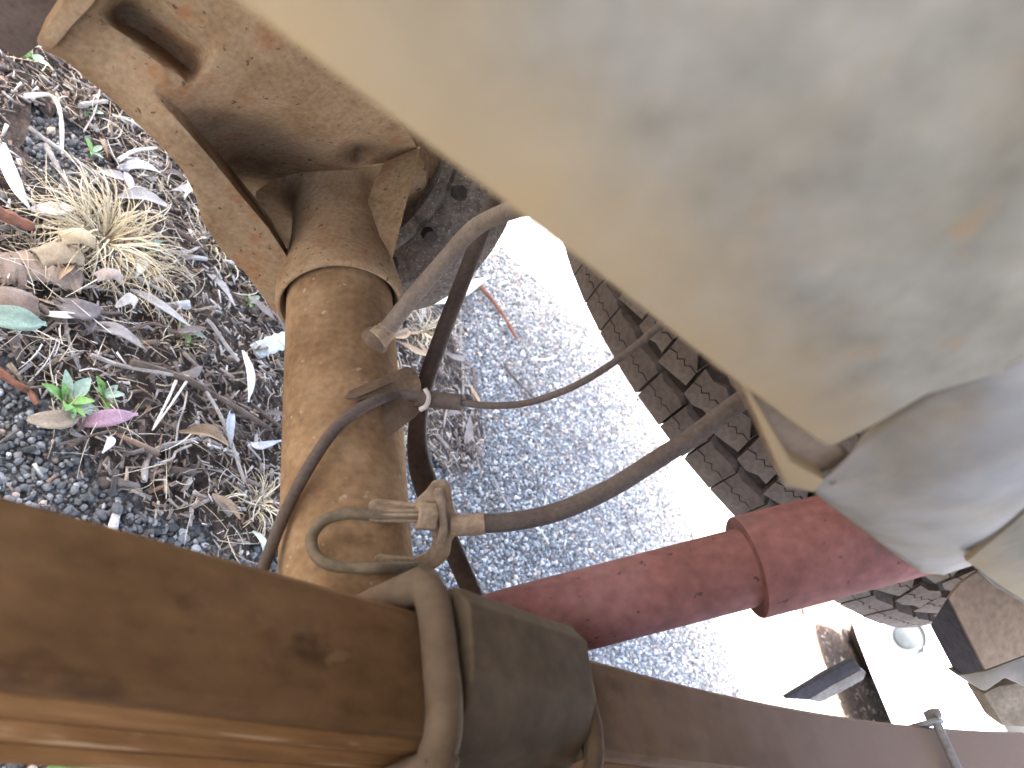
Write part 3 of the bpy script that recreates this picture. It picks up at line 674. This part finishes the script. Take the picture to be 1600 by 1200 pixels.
cb = thing('brake_cable', 'thin dusty cable bent through the welded bracket on the axle tube', 'cable', P(650, 622, z=.47))
ck = [(405, 905), (418, 870), (446, 800), (486, 724), (530, 664), (580, 630), (622, 618), (660, 620)]
zk = [.42, .425, .432, tz(486, 724, .012), tz(530, 664, .010), tz(580, 630, .014), tz(622, 618, .022), tz(640, 620, .032)]
tube('cable', [P(x, y, z=q) for (x, y), q in zip(ck, zk)], .0036, mt['hose'], cb, 8, 12)
zc_ = zk[-1]
tube('sleeve', [P(656, 622, z=zc_), P(690, 626, z=zc_), P(722, 629, z=zc_ - .002)], .0053, mt['hose'], cb, 4, 16)
tube('thin_cable', [P(720, 629, z=zc_ - .002), P(770, 634, z=zc_ - .006), P(830, 628, z=zc_ - .015), P(900, 602, z=zc_ - .03), P(965, 562, z=zc_ - .05), P(1025, 514, z=zc_ - .07), P(1090, 450, z=.38)], .0022, mt['hose'], cb, 8, 10)
tube('clip', [P(664, 607, z=zc_ - .008), P(670, 620, z=zc_ - .008), P(666, 634, z=zc_ - .007), P(656, 640, z=zc_ - .006)], .0016, mt['clip'], cb, 5, 8)

bh = thing('brake_hose', 'thick dusty rubber brake hose curving from the cast bracket to the chassis', 'hose', P(712, 820, z=.44))
tube('hose', [P(752, 818, z=ZB + .006), P(800, 815, z=ZB + .008), P(870, 800, z=ZB + .008), P(950, 765, z=ZB + .006), P(1020, 722, z=ZB + .004), P(1085, 680, z=ZB), P(1150, 632, z=ZB - .006), P(1240, 570, z=ZB - .02)], .0055, mt['hose'], bh, 8, 18)
tube('crimp', [P(704, 820, z=ZB + .004), P(730, 820, z=ZB + .005), P(756, 818, z=ZB + .006)], .0064, mt['brk'], bh, 4, 18)

bp_ = thing('brake_pipe', 'bare metal brake pipe looped back below the cast bracket', 'pipe', P(500, 845, z=.40))
pk = [(655, 806), (610, 806), (575, 804), (540, 803), (508, 812), (488, 835), (490, 862), (512, 881), (550, 887), (600, 888), (645, 887), (672, 896), (690, 925), (700, 960)]
tube('pipe', [P(x, y, z=(ZB - .012 if x > 640 else tz(x, y, .012 + .016 * max(0, (x - 560) / 90)))) for x, y in pk], .0032, mt['pipe'], bp_, 8, 12)
tube('flare_nut', [P(663, 806, z=ZB - .010), P(615, 806, z=tz(615, 806, .022)), P(577, 805, z=tz(577, 805, .014))], .0040, mt['brk'], bp_, 4, 6)
bolt('nut', P(678, 808, z=ZB - .008), P(650, 806, z=ZB - .012) - P(678, 808, z=ZB - .008), .0082, .010, mt['brk'], bp_)

sb = tube('sway_bar', [P(800, 230, z=.66), P(775, 300, z=.65), P(738, 400, z=.635), P(692, 520, z=.61), P(662, 610, z=.59), P(652, 672, z=.575), P(656, 725, z=.565), P(672, 775, z=.555), P(692, 825, z=.545), P(715, 875, z=.535), P(740, 932, z=.525), P(768, 1000, z=.51)], lambda f: .0066 + .0025 * math.exp(-((f - .62) / .12) ** 2), mt['bar'], None, 8, 16)
tag(sb, 'dark bent steel bar passing behind the axle tube and brackets', 'sway bar')

# ------------------------------------------------------------------ leaf spring
sp = thing('leaf_spring', 'dusty orange-brown leaf spring pack crossing over the axle', 'leaf spring', (.28, .10, .40))
YI, YO = .1275, .0772
def ztop(x): return .452 + .03 * max(0, x - .05) + .135 * max(0, x - .42) ** 2 * 1.4 + .10 * max(0, .03 - x) ** 2
def spring_leaf(name, x0, x1, zoff, th, yi, yo, mat, rx=.003):
    V = []; Fc = []; n = 60
    for i in range(n + 1):
        x = x0 + (x1 - x0) * i / n; z1 = ztop(x) - zoff; z0 = z1 - th; c_ = .0028
        V += [Vector((x, yo, z0 + c_)), Vector((x, yo + c_, z0)), Vector((x, yi - c_, z0)), Vector((x, yi, z0 + c_)), Vector((x, yi, z1 - c_)), Vector((x, yi - c_, z1)), Vector((x, yo + c_, z1)), Vector((x, yo, z1 - c_))]
    for i in range(n):
        for j in range(8): Fc.append((i * 8 + j, i * 8 + (j + 1) % 8, (i + 1) * 8 + (j + 1) % 8, (i + 1) * 8 + j))
    Fc += [tuple(range(8)), tuple(range(n * 8, n * 8 + 8))]
    return sharp(raw(name, V, Fc, mat, sp), 30)
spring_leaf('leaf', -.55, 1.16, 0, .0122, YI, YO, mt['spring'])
spring_leaf('leaf', -.50, 1.10, .0150, .0122, YI - .001, YO - .0016, mt['springr'])
spring_leaf('leaf', -.42, .86, .0300, .0122, YI, YO - .0034, mt['springr'])
spring_leaf('leaf', -.34, .62, .0450, .0122, YI - .001, YO - .0056, mt['springr'])
# rebound clip
xc = .93; zc = ztop(xc)
cl = [Vector((xc, YI + .004, zc - .05)), Vector((xc, YI + .004, zc + .012))]
box('rebound_clip', (xc - .012, YO - .0045, zc - .05), (xc + .012, YO - .0005, zc + .012), mt['steel'], sp, .001)
box('rebound_clip', (xc - .012, YI + .0005, zc - .05), (xc + .012, YI + .0045, zc + .014), mt['steel'], sp, .001)
tube('clip_bolt', [(xc, YO - .012, zc + .008), (xc, YI + .014, zc + .008)], .0045, mt['steel'], sp, 2, 12)
bolt('clip_nut', (xc, YI + .005, zc + .008), (0, 1, 0), .009, .008, mt['steel'], sp)

# clamp: U-bolts and the bent cap plate
uz = ztop(AX)
def ubolt(x, label, r=.0062):
    pts = [Vector((x, YI + .010, .30)), Vector((x, YI + .010, uz - .01)), Vector((x, YI + .007, uz + .004)), Vector((x, YI - .004, uz + .0085)), Vector((x, .5 * (YI + YO), uz + .009)), Vector((x, YO + .004, uz + .0085)), Vector((x, YO - .009, uz + .003)), Vector((x, YO - .0145, uz - .012)), Vector((x, YO - .0145, .30))]
    o = tube('u_bolt', pts, r, mt['ubolt'], None, 8, 18); return tag(o, label, 'u-bolt')
ubolt(AX - .052, 'dusty u-bolt looped over the leaf spring beside the looped brake pipe', .0075)
ubolt(AX + .0605, 'dusty u-bolt looped over the leaf spring on the red shock absorber side', .0045)
cp = thing('spring_clamp', 'grey-brown clamp block with bent cap plate on top of the leaf spring', 'clamp', (AX, .10, uz))
x0, x1 = AX - .041, AX + .0555
prism('cap_plate', [(x0, YI + .010, uz - .004), (x0, YI + .008, uz + .012), (x0, YI - .002, uz + .019), (x0, YO + .020, uz + .017), (x0, YO + .006, uz + .010), (x0, YO - .006, uz - .004), (x0, YO - .011, uz - .05), (x0, YO - .007, uz - .05), (x0, YO - .002, uz + .0015), (x0, YI + .001, uz + .0015), (x0, YI + .001, uz - .03), (x0, YI + .010, uz - .03)], (x1 - x0, 0, 0), mt['perch'], cp, .0065, 4)
box('spring_seat', (AX - .045, YO - .002, AZ + .02), (AX + .045, YI + .002, uz - .0575), mt['perch'], cp, .003)

# ------------------------------------------------------------------ shock absorber
p0 = P(800, 981, z=.505); p1 = P(1440, 815, z=.525)
axd = (p1 - p0); Ls = axd.length; ax = axd.normalized()
sh = thing('shock_absorber', 'dusty red shock absorber slanting up from the spring clamp to the chassis', 'shock absorber', p0)
tj = Ls * .562
lathe('lower_tube', [(-.03, .010), (-.03, .020), (-.02, .0245), (0, .0255), (tj + .05, .0262)], p0, ax, mt['red'], sh, 56)
lathe('dust_cover', [(tj, .0265), (tj, .0335), (tj + .001, .0340), (tj + .35, .0340), (tj + .36, .02)], p0, ax, mt['red'], sh, 56)
lathe('lower_eye', [(-.02, .011), (-.02, .018), (.02, .018), (.02, .011)], p0 - ax * .045, (0, 1, 0), mt['bar'], sh, 24)

# ------------------------------------------------------------------ chassis rail close to the lens
YR = .11
ch = thing('chassis_rail', 'pale dusty chassis rail right above the leaf spring', 'chassis rail', (.3, .14, .62))
rl = [(-.6, .590), (.03, .6205), (.096, .6275), (.167, .634), (.226, .6405)]
end_ = [P(x, y, Y=YR) for x, y in [(1302, 698), (1370, 664), (1450, 618), (1540, 592), (1680, 560), (1900, 500)]]
prism('outer_plate', [(x, YR, z) for x, z in rl] + end_ + [(end_[-1].x, YR, .86), (-.6, YR, .82)], (0, .05, 0), mt['rail'], ch, .0075, 5)
prism('inner_plate', [(-.6, YR + .052, .590), (.226, YR + .052, .640), (.226, YR + .064, .643), (-.6, YR + .064, .593)], (0, 0, .15), mt['rail'], ch, .001)
# gusset plate and dished bracket behind the plate's end
g1 = [(1112, 575), (1140, 590), (1176, 655), (1210, 735), (1226, 762), (1272, 770), (1330, 715), (1300, 690), (1200, 600)]
prism('gusset', [P(x, y, Y=YR + .012) for x, y in g1], (0, .004, 0), mt['box'], ch, .001)
g1 = [(1150, 590), (1176, 640), (1212, 725), (1230, 758), (1272, 768), (1290, 752), (1236, 722), (1196, 652), (1170, 604)]
prism('gusset_lip', [P(x, y, Y=YR + .006) for x, y in g1], (0, .007, 0), mt['rail'], ch, .001)
# dished bracket: grid with a bulge
bx_ = [(1268, 766), (1300, 792), (1345, 826), (1395, 864), (1440, 895), (1475, 898), (1530, 880), (1620, 800), (1760, 700)]
tx_ = [(1292, 740), (1330, 708), (1368, 678), (1410, 646), (1455, 615), (1520, 590), (1600, 560), (1700, 520), (1800, 480)]
V = []; Fc = []; n1, n2c = 48, 26
for i in range(n1 + 1):
    lo, hi = polyl(bx_, i / n1), polyl(tx_, i / n1)
    for j in range(n2c + 1):
        q = lo + (hi - lo) * j / n2c
        d = math.exp(-(((q[0] - 1450) / 150) ** 2 + ((q[1] - 770) / 110) ** 2))
        edge = .006 * math.exp(-(j / 2.2) ** 2)
        V.append(P(q[0], q[1], Y=YR + .0085 - .009 * smooth(1380, 1600, q[0]) - .0085 * d * math.sin(math.pi * .5 * min(1, (n2c - j) / 16)) + edge))
for i in range(n1):
    for j in range(n2c): Fc.append((i * (n2c + 1) + j, i * (n2c + 1) + j + 1, (i + 1) * (n2c + 1) + j + 1, (i + 1) * (n2c + 1) + j))
o = raw('dished_bracket', V, Fc, mt['railb'], ch); md = o.modifiers.new('thick', 'SOLIDIFY'); md.thickness = .004; md.offset = -1
# pale end plate beyond it
prism('end_plate', [P(x, y, Y=YR - .0035) for x, y in [(1510, 878), (1560, 838), (1640, 770), (1800, 700), (1800, 1050), (1640, 964), (1570, 920)]], (0, .0030, 0), mt['rail'], ch, .0008)

# spring hanger at the rear
hg = thing('spring_hanger', 'brown box-shaped spring hanger hanging under the rear of the chassis rail', 'hanger', P(1520, 1050, z=.62))
bk = Vector((.0, .05, .0))
pxprism('box_face', [(1483, 934), (1500, 912), (1526, 894), (1660, 960), (1680, 1010), (1600, 1024), (1540, 1047)], [.60, .605, .61, .64, .65, .63, .61], .004, mt['box'], hg, .001)
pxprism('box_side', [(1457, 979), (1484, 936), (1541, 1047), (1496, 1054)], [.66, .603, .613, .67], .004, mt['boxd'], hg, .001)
pxprism('lower_lip', [(1496, 1055), (1541, 1048), (1602, 1025), (1690, 1012), (1690, 1100), (1602, 1074), (1572, 1060), (1540, 1082), (1515, 1068)], .66, .02, mt['railb'], hg, .003)
pxprism('crusted_bracket', [(1536, 1084), (1560, 1072), (1640, 1060), (1640, 1140), (1568, 1136)], .72, .03, mt['tan'], hg, .004)
pxprism('bracket_strap', [(1528, 892), (1540, 890), (1680, 965), (1680, 985), (1556, 918)], [.595] * 5, .003, mt['railb'], hg, .001)

# small steel bar low behind the spring
st = thing('steel_bar', 'short purple-grey steel bar behind the leaf spring, over the sunlit ground', 'steel bar', P(1290, 1075, z=1.0))
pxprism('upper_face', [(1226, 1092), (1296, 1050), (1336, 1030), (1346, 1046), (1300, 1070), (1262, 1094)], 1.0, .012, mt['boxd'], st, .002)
pxprism('lower_face', [(1262, 1094), (1300, 1070), (1346, 1046), (1354, 1050), (1350, 1062), (1318, 1080), (1282, 1098)], 1.0, .012, mt['steel'], st, .002)

# ------------------------------------------------------------------ spare wheel slung under the rear
SWc = Vector((.913, .586, .521)); tx, ty = -.043, .229
nrm = Vector((-ty, -tx, 1)).normalized()
e1 = Vector((1, 0, ty)).normalized(); e1 = (e1 - nrm * e1.dot(nrm)).normalized(); e2 = nrm.cross(e1)
sw = thing('spare_wheel', 'dusty off-road spare wheel slung under the rear of the vehicle', 'spare wheel', SWc)
TW = .20
rot = Matrix((e1, e2, nrm)).transposed()
lathe('tyre', [(.0, .20), (-.006, .24), (-.004, .29), (.004, .335), (.014, .353), (.03, .360), (.10, .3635), (.17, .360), (.186, .353), (.196, .335), (.204, .29), (.206, .24), (.20, .20), (.10, .19), (.0, .20)], SWc, nrm, mt['carc'], sw, 96)
lathe('rim', [(.03, .02), (.03, .15), (.012, .175), (.004, .205), (.02, .2), (.10, .17), (.19, .205), (.196, .2), (.19, .19), (.11, .15), (.10, .02)], SWc, nrm, mt['steel'], sw, 48)
def block_mesh(kind):
    """one tread block: local x round the tyre, y across it, z outward; split by a zigzag sipe"""
    outl = {0: [(-.0165, -.013), (-.004, -.0155), (.006, -.012), (.0165, -.014), (.0175, .010), (.008, .0155), (-.003, .012), (-.0165, .015)],
            1: [(-.0165, -.016), (.0165, -.0135), (.0155, .002), (.018, .012), (.004, .0155), (-.0165, .013), (-.0145, .0)],
            2: [(-.0155, -.017), (.0165, -.017), (.0165, .014), (.010, .0165), (-.010, .0145), (-.0165, .0165)]}[kind]
    zig = [(-.0175, 0), (-.009, .0016), (-.005, -.0020), (.000, .0020), (.005, -.0018), (.009, .0016), (.0175, 0)]
    bm = bmesh.new()
    for sgn in (1, -1):
        half = [(x, max(y, .0016) if sgn > 0 else min(y, -.0016)) for x, y in outl if y * sgn > .0015]
        half.sort(key=lambda q: q[0] * sgn)
        cut = [(x * .92, y + .0006 * sgn) for x, y in zig]
        if sgn > 0: cut = cut[::-1]
        poly = half + (cut if sgn > 0 else cut)
        if sgn < 0: poly = half + cut
        lo = [bm.verts.new((x * 1.04, y * 1.03, -.002)) for x, y in poly]; hi = [bm.verts.new((x, y, .0095 - .0006 * (abs(x) > .012))) for x, y in poly]; n = len(lo)
        try: bm.faces.new(hi)
        except ValueError: pass
        for i in range(n):
            bm.faces.new((lo[i], lo[(i + 1) % n], hi[(i + 1) % n], hi[i]))
    bmesh.ops.recalc_face_normals(bm, faces=bm.faces)
    me = bpy.data.meshes.new('tread_block'); bm.to_mesh(me); bm.free(); me.materials.append(mt['tyre']); return me
bms = [block_mesh(i) for i in range(3)]
NB = 60
for row in range(5):
    yy = .020 + .040 * row
    for i in range(NB):
        a = 2 * math.pi * (i + (.5 if row % 2 else 0) + .12 * math.sin(row * 2.1)) / NB
        rad = e1 * math.cos(a) + e2 * math.sin(a); tan = nrm.cross(rad)
        R_ = (.3595 if row not in (0, 4) else .3575) + rnd.uniform(-.0006, .0006)
        o = bpy.data.objects.new('tread_block', bms[2 if row in (0, 4) else (i + row) % 2]); C.objects.link(o); o.parent = sw
        yax = nrm.copy(); zax = rad.copy()
        if row == 0: zax = (rad - nrm * .22).normalized()
        if row == 4: zax = (rad + nrm * .22).normalized()
        yax = zax.cross(tan).normalized()
        mtx = Matrix((tan * (1.07 if row in (1, 2, 3) else 1.13) * rnd.uniform(.95, 1.02), yax * 1.12, zax)).transposed().to_4x4(); mtx.translation = rad * R_ + nrm * yy
        tw = Matrix.Rotation(({0: 0, 1: .2, 2: -.12, 3: .2, 4: 0}[row]) + rnd.uniform(-.03, .03), 4, 'Z')
        o.matrix_local = mtx @ tw

# ------------------------------------------------------------------ the vehicle's unseen tray overhead (keeps the sun off the axle)
ty_ = thing('unseen_ute_tray', 'unseen steel tray floor of the vehicle above the axle', 'tray', (.2, .6, 1.0))
box('unseen_deck', (-.62, -.36, 1.0), (1.34, 1.60, 1.025), mt['unseen_deck'], ty_, .003)  # unseen; front end cut short so sunlit ground brightens the axle tube
for x in (-.55, .1, .70, 1.18): box('unseen_crossmember', (x, -.30, .935), (x + .05, 1.50, .998), mt['unseen_deck'], ty_, .003)
for y in (.125, 1.035): box('unseen_runner', (-.60, y, .88), (1.24, y + .05, .933), mt['unseen_deck'], ty_, .003)
fb = thing('unseen_underbody', 'unseen steel underside, added for shade, with far chassis rail and crossmembers', 'unseen_underbody', (.3, .6, .65))
box('shade_floor', (-.60, .18, .815), (1.10, 1.02, .822), mt['unseen_deck'], fb, .001)  # unseen floor added to darken the top of the axle tube
box('unseen_far_rail', (-.60, 1.03, .64), (1.20, 1.09, .80), mt['rail'], fb, .006)
for x in (-.15, .28): box('unseen_crossmember', (x, .18, .715), (x + .09, 1.02, .805), mt['unseen_deck'], fb, .006)
cab = thing('unseen_ute_cab', 'unseen front body of the vehicle ahead of the tray', 'vehicle body', (-3, .6, .5))
prism('unseen_cab_body', [(-2.0, -.28, .5), (-2.0, -.28, 1.8), (-2.9, -.28, 1.8), (-3.5, -.28, 1.2), (-4.7, -.28, 1.1), (-4.8, -.28, .5)], (0, 1.76, 0), mt['rail'], cab, .05, 3)  # unseen; set well forward to leave a gap for the sun

# the road wheel on this side of the axle, beside the camera
rw = thing('road_wheel', 'dusty off-road wheel on the near end of the rear axle', 'wheel', (AX, -.19, 0))
lathe('tyre', [(-.10, .21), (-.115, .27), (-.11, .34), (-.095, .37), (-.06, .382), (.06, .382), (.095, .37), (.11, .34), (.115, .27), (.10, .21)], (AX, -.195, AZ + .02), (0, 1, 0), mt['carc'], rw, 72)
lathe('rim', [(-.09, .05), (-.095, .2), (-.1, .215), (.0, .19), (.1, .215), (.09, .2), (.06, .16), (.05, .05)], (AX, -.195, AZ + .02), (0, 1, 0), mt['steel'], rw, 48)
lathe('brake_drum', [(.02, .14), (.10, .15), (.115, .15), (.12, .05)], (AX, -.195, AZ), (0, 1, 0), mt['cast'], rw, 48)

# parked car's under-bumper shadow laid down as a dark sheet, litter on top
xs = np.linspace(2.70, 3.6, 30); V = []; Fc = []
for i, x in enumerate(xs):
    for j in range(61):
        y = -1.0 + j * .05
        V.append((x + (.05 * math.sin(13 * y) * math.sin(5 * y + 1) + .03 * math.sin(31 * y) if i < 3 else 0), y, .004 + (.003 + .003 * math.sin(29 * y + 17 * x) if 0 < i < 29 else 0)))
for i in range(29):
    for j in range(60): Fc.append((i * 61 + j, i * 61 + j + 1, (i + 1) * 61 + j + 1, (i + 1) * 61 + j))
o = raw('car_shade_strip', V, Fc, mt['soil'], origin=(0, 0, 0)); o['kind'] = 'structure'  # soil material stands in for the car's shadow here
chips('wood_chips', 2600, 2.62, 3.5, -.2, 1.6, .016, 'pale litter on the painted shade strip before the parked car', lambda x, y: x > 2.66, .004)

# ------------------------------------------------------------------ white car parked behind
XC = 2.72
car = thing('parked_car', 'white car parked behind, its round fog lamp showing in the bumper', 'car', (XC + 2, 0, 0))
secs = [(0.0, .80, .155, .50, .10), (.04, .83, .15, .58, .12), (.10, .85, .15, .66, .12), (.30, .87, .16, .74, .12), (.7, .885, .2, .82, .12), (1.3, .89, .2, .93, .12), (2.4, .89, .2, .97, .12), (3.6, .88, .2, .98, .12), (4.1, .86, .25, .96, .12), (4.2, .80, .35, .9, .1)]
V = []; Fc = []; K = 28
for (x, hw, z0, z1, r_) in secs:
    for k_ in range(K):
        a = 2 * math.pi * (k_ + .5) / K; e = .16 if x < .5 else .38
        cx = math.copysign(abs(math.cos(a)) ** e, math.cos(a)); cz = math.copysign(abs(math.sin(a)) ** e, math.sin(a))
        bow = .05 * (cx * cx) if x < .5 else 0
        V.append((XC + x + bow * (1 - x * 2 if x < .5 else 0), cx * hw, (z0 + z1) / 2 + cz * (z1 - z0) / 2))
for i in range(len(secs) - 1):
    for k_ in range(K): Fc.append((i * K + k_, i * K + (k_ + 1) % K, (i + 1) * K + (k_ + 1) % K, (i + 1) * K + k_))
Fc += [tuple(range(K)), tuple(range((len(secs) - 1) * K, len(secs) * K))]
sharp(raw('body', V, Fc, mt['white'], car), 50)
prism('cabin', [(XC + 1.15, -.70, .92), (XC + 1.9, -.62, 1.45), (XC + 3.1, -.62, 1.47), (XC + 3.9, -.70, .95)], (0, 1.36, 0), mt['white'], car, .06, 3)
prism('windscreen', [(XC + 1.19, -.6, .98), (XC + 1.80, -.56, 1.40), (XC + 1.80, .56, 1.40), (XC + 1.19, .6, .98)], (-.03, 0, .03), mt['glass'], car, .01)
fl = P(1415, 993, X=XC - .004)
lathe('fog_lamp', [(-.02, .03), (-.02, .045), (.0, .052), (.004, .050), (.006, .044)], fl + Vector((.02, 0, 0)), (-1, 0, .0), mt['bezel'], car, 40)
lathe('fog_lamp_lens', [(0, .043), (.004, .040), (.010, .028), (.013, .0)], fl + Vector((.016, 0, 0)), (-1, 0, 0), mt['lens'], car, 40)
lathe('fog_lamp_ring', [(0, .052), (0, .062), (.018, .064), (.020, .060), (.012, .054)], fl + Vector((.024, -.002, -.004)), (-1, 0, 0), mt['bezel'], car, 40)
lathe('fog_lamp', [(-.02, .03), (-.02, .045), (.0, .052), (.004, .050), (.006, .044)], Vector((fl.x + .02, -fl.y, fl.z)), (-1, 0, .0), mt['bezel'], car, 40)
tube('panel_gap', [P(1443, 1010, X=XC - .002), P(1443, 1022, X=XC - .004), P(1437, 1036, X=XC - .004), P(1430, 1047, X=XC - .002)], .0022, mt['black'], car, 4, 6)
box('grille', (XC + .0, -.40, .44), (XC + .03, .40, .54), mt['black'], car, .01)
for sx in (.75, 3.3):
    for sy in (-1, 1):
        wh = lathe('wheel', [(-.1, .18), (-.1, .30), (-.07, .32), (.07, .32), (.1, .30), (.1, .18)], (XC + sx, sy * .78, .32), (0, 1, 0), mt['carc'], car, 40)
        lathe('hub', [(-.02, .02), (-.02, .19), (.02, .19), (.03, .02)], (XC + sx, sy * .87, .32), (0, sy, 0), mt['steel'], wh, 32)
